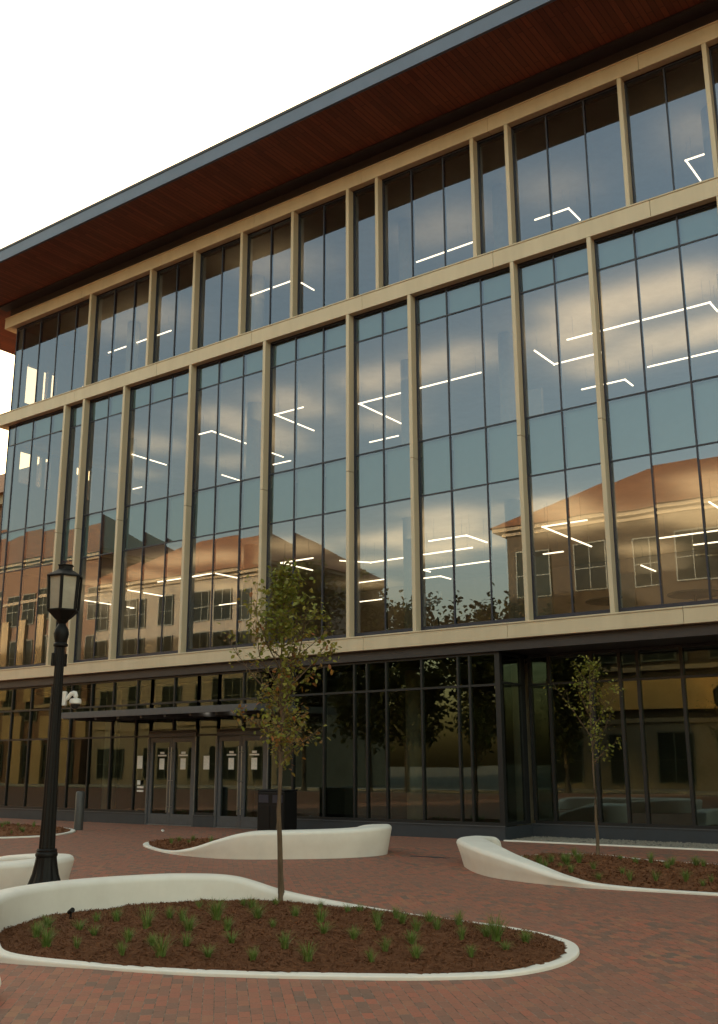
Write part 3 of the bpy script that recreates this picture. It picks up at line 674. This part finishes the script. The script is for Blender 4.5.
# ------------------------------------------------------------------ trees
def add_leaf(b, p, d, up, L_, W_):
    s = d.cross(up)
    if s.length < 1e-3: s = Vector((1, 0, 0))
    s.normalize(); n = s.cross(d).normalized()
    bb = len(b.v)
    q = [p, p+d*L_*.35-s*W_*.5+n*L_*.06, p+d*L_*.35+s*W_*.5+n*L_*.06, p+d*L_*.75-s*W_*.36, p+d*L_*.75+s*W_*.36, p+d*L_-n*L_*.12, p+d*L_*.4-n*L_*.02, p+d*L_*.75-n*L_*.06]
    b.v += [tuple(x) for x in q]
    b.f += [(bb, bb+1, bb+6), (bb, bb+6, bb+2), (bb+1, bb+3, bb+7, bb+6), (bb+6, bb+7, bb+4, bb+2), (bb+3, bb+5, bb+7), (bb+7, bb+5, bb+4)]
def young_tree(name, label, loc, H, clear, trunk_r, limbs, leaves_per, leaf, mats, seed, spread, taper_crown, group=None, rise=(.75, 1.5)):
    """limbs: number of limbs from `clear` height upwards; crown radius follows taper_crown(t)"""
    rr = random.Random(seed)
    t = thing(name, label, 'tree', group, loc)
    tk = MB(); lf = [MB() for _ in mats]
    pts = []; x = y = 0
    for k in range(13):
        q = k/12; pts.append((x, y, H*q*.97)); x += rr.gauss(0, .012); y += rr.gauss(0, .012)
    tk.tube(pts, [trunk_r*(1.25 if k == 0 else 1)*(1-.86*k/12) for k in range(13)], 10)
    lm = MB()
    def at(z):
        q = min(max(z/(H*.97), 0), .999)*12; i = int(q); a, c = Vector(pts[i]), Vector(pts[i+1]); return a+(c-a)*(q-i)
    def leafy(p, d, n, t_):
        for _ in range(n):
            o_ = p + Vector((rr.gauss(0, 1), rr.gauss(0, 1), rr.gauss(0, 1)))*leaf*.9
            dd = (d*.4 + Vector((rr.gauss(0, .7), rr.gauss(0, .7), rr.gauss(-.25, .6)))).normalized()
            up = Vector((rr.gauss(0, .5), rr.gauss(0, .5), 1)).normalized()
            L_ = leaf*rr.uniform(.7, 1.25)
            add_leaf(lf[0 if rr.random() > mixf(t_) else min(1, len(lf)-1)], o_, dd, up, L_, L_*rr.uniform(.55, .8))
    mixf = lambda t_: max(0, .62-.9*t_)
    for i in range(limbs):
        q = (i+.3*rr.random())/limbs; z = clear + (H*.93-clear)*q
        ang = i*2.399+rr.gauss(0, .35); cr = spread*taper_crown(q)*rr.uniform(.55, 1.12)
        p = at(z); d = Vector((math.cos(ang), math.sin(ang), rr.uniform(*rise))); d.normalize()
        ln = cr/max(.25, math.hypot(d.x, d.y)); ln = min(ln, cr*1.9)
        lp = [p]; nseg = 6
        for k in range(nseg):
            d = (d+Vector((rr.gauss(0, .13), rr.gauss(0, .13), .05+rr.gauss(0, .08)))).normalized(); lp.append(lp[-1]+d*ln/nseg)
        r0 = trunk_r*.38*(1-.5*q); lm.tube([tuple(v) for v in lp], [r0*(1-.8*k/nseg) for k in range(nseg+1)], 6)
        for k in range(1, nseg+1):
            for s_ in range(2):
                dd = (d + Vector((rr.gauss(0, .7), rr.gauss(0, .7), rr.gauss(.1, .4)))).normalized(); l2 = ln*rr.uniform(.12, .3)*(1.1-.3*k/nseg)
                e = lp[k]+dd*l2; lm.tube([tuple(lp[k]), tuple(lp[k]+dd*l2*.5+Vector((0, 0, .01))), tuple(e)], [r0*.35, r0*.25, r0*.12], 4)
                for u in (.45, .75, 1): leafy(lp[k]+dd*l2*u, dd, max(1, int(leaves_per*rr.uniform(.3, 1.3))), q)
    for k in range(5): leafy(at(H*(.86+.02*k)), Vector((0, 0, 1)), leaves_per, 1)
    tk.build('trunk', 'bark' if trunk_r < .1 else 'bark_grey', t, smooth=60)
    lm.build('limbs', 'bark' if trunk_r < .1 else 'bark_grey', t, smooth=60)
    for b, mname in zip(lf, mats):
        if b.v: b.build('crown', mname, t)
    return t
def prof(pts):
    def f(q):
        for (a, b), (c, d) in zip(pts[:-1], pts[1:]):
            if q <= c: return b+(d-b)*(q-a)/(c-a)
        return pts[-1][1]
    return f
young_tree('young_tree', 'tall young tree with yellowing leaves rising from the large front mulch bed', (-8.36, 9.86, .05), 4.3, 1.6, .036, 32, 3, .066, ['leaf', 'leaf_autumn'], 5, 1.0, prof([(0, .62), (.12, .66), (.22, .58), (.36, .98), (.48, .92), (.58, .5), (.75, .30), (1, .15)]), rise=(.35, .95))
young_tree('young_tree', 'slender young tree behind the middle bench, half hidden by the front tree', (-14.0, 16.35, .1), 3.0, 1.35, .03, 13, 2, .070, ['leaf', 'leaf_autumn'], 9, 1.0, prof([(0, .45), (.3, .75), (.6, .7), (1, .3)]))
young_tree('young_tree', 'thin sparse young tree in the mulch bed before the recessed glass', (-7.72, 17.75, .05), 3.6, 1.55, .030, 15, 2, .062, ['leaf', 'leaf'], 21, 1.0, prof([(0, .4), (.2, .62), (.5, .66), (.75, .38), (1, .15)]))

# ------------------------------------------------------------------ lamp post, camera, bollard, bin
lp = thing('lamp_post', 'black fluted lamp post with a six sided lantern and flared base', 'lamp post', None, (-10.7, 8.2, 0))
MB().lathe([(.29, 0), (.29, .05), (.265, .08), (.21, .22), (.16, .36), (.132, .50), (.122, .56)], 48, flute=.10, nf=12, f0=.07, f1=.5).build('base', 'black', lp, smooth=35)
MB().lathe([(.128, .565), (.134, .585), (.128, .61), (.12, .62), (.124, .64), (.114, .655)], 32).build('collar', 'black', lp, smooth=35)
MB().lathe([(.100, .657), (.088, 1.1), (.075, 1.8), (.064, 2.5), (.056, 3.1)], 64, flute=.12, nf=8, f0=.6, f1=3.2).build('pole', 'black', lp, smooth=30)
MB().lathe([(.068, 3.101), (.09, 3.115), (.09, 3.14), (.072, 3.16), (.085, 3.21), (.096, 3.27), (.085, 3.33), (.06, 3.37), (.045, 3.40), (.07, 3.43), (.075, 3.445)], 32).build('neck', 'black', lp, smooth=35)
# lantern
ln = MB(); z0, z1, r0, r1 = 3.58, 4.00, .185, .205
ln.lathe([(.08, 3.446), (.10, 3.46), (r0+.02, z0-.02), (r0+.02, z0)], 6, rot=R(12))
cap = MB().lathe([(r1+.035, z1), (r1+.035, z1+.02), (.10, z1+.10), (.095, z1+.105), (.095, z1+.15), (.108, z1+.155), (.108, z1+.165), (.03, z1+.18)], 6, rot=R(12))
lan = ln.build('lantern', 'black', lp, bevel=.004); cap.build('lantern_cap', 'black', lan, bevel=.004)
pn = MB()
for k in range(6):
    a0 = R(12)+k*math.pi/3; a1 = a0+math.pi/3
    p = lambda r, a, z: Vector((r*math.cos(a), r*math.sin(a), z))
    bar = MB(); bar.tube([p(r0+.01, a0, z0), p(r1+.01, a0, z1)], .021, 6); bar.build('lantern_bar', 'black', lan)
    pn.quad(p(r0, a0, z0), p(r0, a1, z0), p(r1, a1, z1), p(r1, a0, z1))
pn.build('lantern_pane', 'frost', lan)
bk = MB(); bk.box(-.02, .02, -.115, -.085, 2.86, 3.02); bk.box(-.02, .02, .07, .10, 2.86, 3.02); bk.build('banner_bracket', 'black', lp)

cam_t = thing('security_camera', 'white dome security camera on an arm strapped to the black lamp post', 'camera', None, (-10.7, 8.2, 0), R(36)); cam_t.scale = (.7, .7, .9); cam_t.location.z = .23
for z in (2.40, 2.53): MB().lathe([(.099, z), (.099, z+.012)], 24).build('strap', 'black', cam_t)
MB().box(.105, .17, -.06, .06, 2.37, 2.57).build('mount_plate', 'white', cam_t, bevel=.012)
b = MB(); b.tube([(.16, 0, 2.47), (.20, 0, 2.49), (.245, 0, 2.535), (.29, 0, 2.545), (.325, 0, 2.54), (.335, 0, 2.50), (.335, 0, 2.465)], [.035, .035, .032, .035, .04, .045, .05], 12)
b.build('arm', 'white', cam_t, smooth=60)
MB().lathe([(.05, 2.475), (.095, 2.465), (.105, 2.44), (.105, 2.405), (.09, 2.395)], 28, .335, 0).build('housing', 'white', cam_t, smooth=40)
MB().lathe([(.085, 2.394), (.08, 2.365), (.055, 2.335), (.02, 2.322)], 24, .335, 0).build('dome', 'smoke', cam_t, smooth=60)

b = MB().lathe([(.115, 0), (.115, .93), (.10, .955), (.06, .97)], 28)
o = b.build('bollard', 'bollard', smooth=40); o.location = (-22.0, 17.8, 0); tag(o, 'slim grey metal bollard standing near the lobby glass', 'bollard')

bn = thing('trash_bin', 'large black double bin between the middle bench and glass front', 'bin', None, (-16.52, 19.3, 0))
MB().box(-.44, .40, -.25, .25, .03, .99).build('body', 'bin', bn, bevel=.02)
MB().box(-.45, .41, -.26, .26, .993, 1.04).build('lid', 'bin', bn, bevel=.02)
b = MB()
b.box(-.39, -.08, -.262, -.252, .74, .92); b.box(.05, .36, -.262, -.252, .74, .92); b.build('opening', 'frame', bn)
b = MB(); b.box(-.41, -.04, -.26, -.252, .10, .68); b.box(.01, .38, -.26, -.252, .10, .68); b.build('door', 'bin', bn, bevel=.003)
t = thing('ground_spotlight', 'small black spotlight standing in the mulch against the front bench wall', 'spotlight', None, (-9.0, 7.25, .09))
MB().lathe([(.012, 0), (.012, .06)], 10).build('stake', 'black', t)
b = MB(); b.tube([(-.03, 0, .07), (.05, -.02, .10)], [.02, .026], 14); b.build('lamp_head', 'black', t, smooth=40)
bm = bmesh.new(); bmesh.ops.create_icosphere(bm, subdivisions=3, radius=.035)
for v in bm.verts: v.co *= 1+.45*noise.noise(v.co*38); v.co.z = v.co.z*.8+.04
me = bpy.data.meshes.new('paper_scrap'); bm.to_mesh(me); bm.free(); me.materials.append(M['paper'])
o = bpy.data.objects.new('paper_scrap', me); C.objects.link(o); o.location = (-19.4, 18.3, .004); tag(o, 'crumpled scrap of white paper lying on the bricks before the doors', 'litter')
# drain slot in the paving
tag(MB().box(-10.7, -9.9, 16.2, 16.3, -.01, .006).build('drain_cover', 'frame'), 'thin dark slot drain set in the brick paving between two benches', 'drain')
# red tiled building behind, left of the office building
rb = thing('brick_building', 'red roofed brick building standing beyond the office building corner', 'building', None, (-51.4, 36, 0))
MB().box(-70, 7.3, -6, 6, 0, 14.6).build('wall', 'brick', rb)  # long left stretch added out of view to block the low sun
b = MB(); b.box(-70.3, 7.55, -6.3, 6.3, 14.6, 15.1); b.build('cornice', 'cornice', rb)
b = MB(); z = 15.101
b.v += [(-70.6, -6.6, z), (7.8, -6.6, z), (7.8, 6.6, z), (-70.6, 6.6, z), (-65, 0, z+4.2), (2.4, 0, z+4.2)]
b.f += [(0, 1, 5, 4), (1, 2, 5), (2, 3, 4, 5), (3, 0, 4), (3, 2, 1, 0)]
b.build('roof', 'tile', rb)
def wall_windows(parent, xs, zs, y, w, h, frame='sash'):
    """one window built, the rest copied; each window carries its own pane"""
    f = MB(); t = .08
    f.box(-w/2-t, w/2+t, -.06, .05, -t, 0); f.box(-w/2-t, w/2+t, -.06, .05, h, h+t); f.box(-w/2-t, -w/2, -.058, .05, 0, h); f.box(w/2, w/2+t, -.058, .05, 0, h)
    f.box(-.03, .03, -.05, .04, 0, h); f.box(-w/2, w/2, -.052, .042, h*.45, h*.45+.06)
    fo = f.build('window', frame, parent)
    po = MB().box(-w/2, w/2, -.012, .045, 0, h).build('pane', 'window_dark', fo)
    first = True
    for x in xs:
        for z in zs:
            if first: o = fo; first = False
            else:
                o = copy_part(fo, parent); copy_part(po, o)
            o.location = (x, y, z)
wall_windows(rb, [-6, -3, 0, 3, 5.8], [1.2, 5.2, 9.2], -6.06, 1.3, 2.2)

# ------------------------------------------------------------------ buildings and trees across the street (seen mirrored in the glass)
def hip_roof(parent, x0, x1, y0, y1, z, h):
    b = MB(); r = (y1-y0)/2
    b.v += [(x0, y0, z), (x1, y0, z), (x1, y1, z), (x0, y1, z), (x0+r, (y0+y1)/2, z+h), (x1-r, (y0+y1)/2, z+h)]
    b.f += [(0, 1, 5, 4), (1, 2, 5), (2, 3, 4, 5), (3, 0, 4), (3, 2, 1, 0)]
    b.build('roof', 'tile', parent)
def palazzo(name, label, x0, x1, yf, depth, eave, ridge, wall, cols, floors, wsize, sunlit_ochre=None, ledges=(), low=False):
    xc = (x0+x1)/2; t = thing(name, label, 'building', None, (xc, yf, 0)); hw = (x1-x0)/2
    MB().box(-hw, hw, -depth, 0, -.16, eave-.5).build('wall', wall, t)
    b = MB(); b.box(-hw-.25, hw+.25, -depth-.25, .25, eave-.5, eave-.25); b.box(-hw-.7, hw+.7, -depth-.7, .7, eave-.249, eave); b.build('cornice', 'cornice', t)
    if low: MB().box(-hw, hw, .002, .05, -.16, 3.9).build('ground_floor_wall', 'stone', t)
    hip_roof(t, -hw-.9, hw+.9, -depth-.9, .9, eave+.002, ridge-eave)
    b = MB()
    for z in ledges: b.box(-hw-.1, hw+.1, .002, .18, z, z+.28)
    if ledges: b.build('ledge', 'cornice', t)
    step = 2*hw/cols
    xs = [-hw+step*(i+.5) for i in range(cols)]
    r = t; wall_windows(r, xs, floors, .07, *wsize)
    for o in sunlit_ochre or []:
        MB().box(o[0]-xc, o[1]-xc, .003, o[4], o[2], o[3]).build(*(('pilaster', 'sunlit_ochre') if o[1]-o[0] < 3 else ('sunlit_band', 'sunlit_band')), t)  # pilasters and wall band carry the sunlight in their colour
    return t
def flip(t):   # windows face the street (+y); their frame detail is on -y, so turn them round
    for o in t.children:
        if o.name.startswith('window'): o.rotation_euler.z = math.pi
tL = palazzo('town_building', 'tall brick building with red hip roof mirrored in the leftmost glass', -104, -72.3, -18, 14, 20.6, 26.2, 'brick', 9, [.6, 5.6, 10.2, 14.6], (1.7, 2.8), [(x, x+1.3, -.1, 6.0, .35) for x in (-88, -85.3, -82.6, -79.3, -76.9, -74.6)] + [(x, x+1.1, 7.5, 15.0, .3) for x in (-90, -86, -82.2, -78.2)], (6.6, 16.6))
tB = palazzo('town_building', 'tan stone building with lower red hip roof mirrored above the canopy', -72.0, -50.8, -18.6, 12, 16.9, 21.6, 'stone', 6, [.5, 5.6, 9.6, 13.0], (1.7, 2.4), None, (4.5, 8.9))
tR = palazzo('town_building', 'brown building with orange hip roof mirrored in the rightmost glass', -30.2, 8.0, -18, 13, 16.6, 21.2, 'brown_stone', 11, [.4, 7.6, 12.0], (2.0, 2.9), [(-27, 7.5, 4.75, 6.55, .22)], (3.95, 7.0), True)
for q in (tL, tB, tR): flip(q)
def street_tree(label, x, y, H, r, seed, n=26):
    rr2 = random.Random(seed)
    young_tree('street_tree', label, (x, y, 0), H, H*.22, .16, n, 9, .34, ['leaf_dark'], seed, r, lambda q: .7+1.0*q if q < .4 else 1.1-.9*(q-.4), 'street trees across the plaza')
street_tree('tall narrow street tree beside the tan stone building', -41.5, -9.6, 13.2, 3.0, 31)
street_tree('bushy street tree nearest the tall narrow one', -37.2, -10.0, 11.6, 3.0, 32)
street_tree('low street tree between the two mirrored buildings', -33.2, -9.7, 9.8, 2.8, 33)
street_tree('round street tree near the corner of the brown building', -28.6, -9.8, 9.4, 2.9, 34)
street_tree('street tree in front of the brown building', -24.6, -9.5, 8.6, 2.4, 35)

# ------------------------------------------------------------------ light, sky, camera
SUN_EL, SUN_AZ = 7.0, -25.0       # azimuth from +y towards +x
w = bpy.data.worlds.new('World'); scene.world = w; w.use_nodes = True
nt = w.node_tree; bg = nt.nodes['Background']
sky = nt.nodes.new('ShaderNodeTexSky'); sky.sky_type = 'NISHITA'; sky.sun_disc = False
sky.sun_elevation = R(SUN_EL); sky.sun_rotation = R(SUN_AZ); sky.air_density = 1.0; sky.dust_density = 5.0; sky.ozone_density = .6
wm = nt.nodes.new('ShaderNodeMix'); wm.data_type = 'RGBA'; wm.blend_type = 'MULTIPLY'; wm.inputs[0].default_value = 1
nt.links.new(sky.outputs[0], wm.inputs[6]); wm.inputs[7].default_value = (1.0, .82, .595, 1)     # camera white balance for the evening sky
nt.links.new(wm.outputs[2], bg.inputs[0]); bg.inputs[1].default_value = .15
sl = bpy.data.lights.new('sun', 'SUN'); sl.energy = 2.0; sl.angle = R(.5); sl.color = (1, .72, .45)
so = bpy.data.objects.new('sun', sl); C.objects.link(so)
el, az = R(SUN_EL), R(SUN_AZ)
d = Vector((math.sin(az)*math.cos(el), math.cos(az)*math.cos(el), math.sin(el)))
so.rotation_euler = d.to_track_quat('Z', 'Y').to_euler(); so.location = (0, 0, 40)

cam = bpy.data.cameras.new('camera'); co = bpy.data.objects.new('camera', cam); C.objects.link(co)
yaw, pit, rol = R(36.0875), R(13.9558), R(-.2317)
fwd = Vector((-math.sin(yaw)*math.cos(pit), math.cos(yaw)*math.cos(pit), math.sin(pit)))
rt = Vector((math.cos(yaw), math.sin(yaw), 0)); up = rt.cross(fwd)
rt, up = rt*math.cos(rol)+up*math.sin(rol), up*math.cos(rol)-rt*math.sin(rol)
mw = Matrix((rt, up, -fwd)).transposed().to_4x4(); mw.translation = Vector((0, 0, 1.65)); co.matrix_world = mw
cam.sensor_fit = 'VERTICAL'; cam.sensor_height = 24; cam.sensor_width = 24; cam.lens = 24*1010.6/1024
cam.clip_start = .05; cam.clip_end = 3000
scene.camera = co
scene.render.resolution_x, scene.render.resolution_y = 718, 1024
scene.render.engine = 'CYCLES'
cy = scene.cycles
cy.use_denoising = True; cy.max_bounces = 10; cy.transparent_max_bounces = 16; cy.glossy_bounces = 4; cy.diffuse_bounces = 3
cy.caustics_reflective = False; cy.caustics_refractive = False; cy.sample_clamp_indirect = 6; cy.sample_clamp_direct = 0
vs = scene.view_settings
vs.view_transform = 'Standard'; vs.look = 'None'; vs.gamma = 1; vs.use_curve_mapping = False; vs.exposure = 2.95
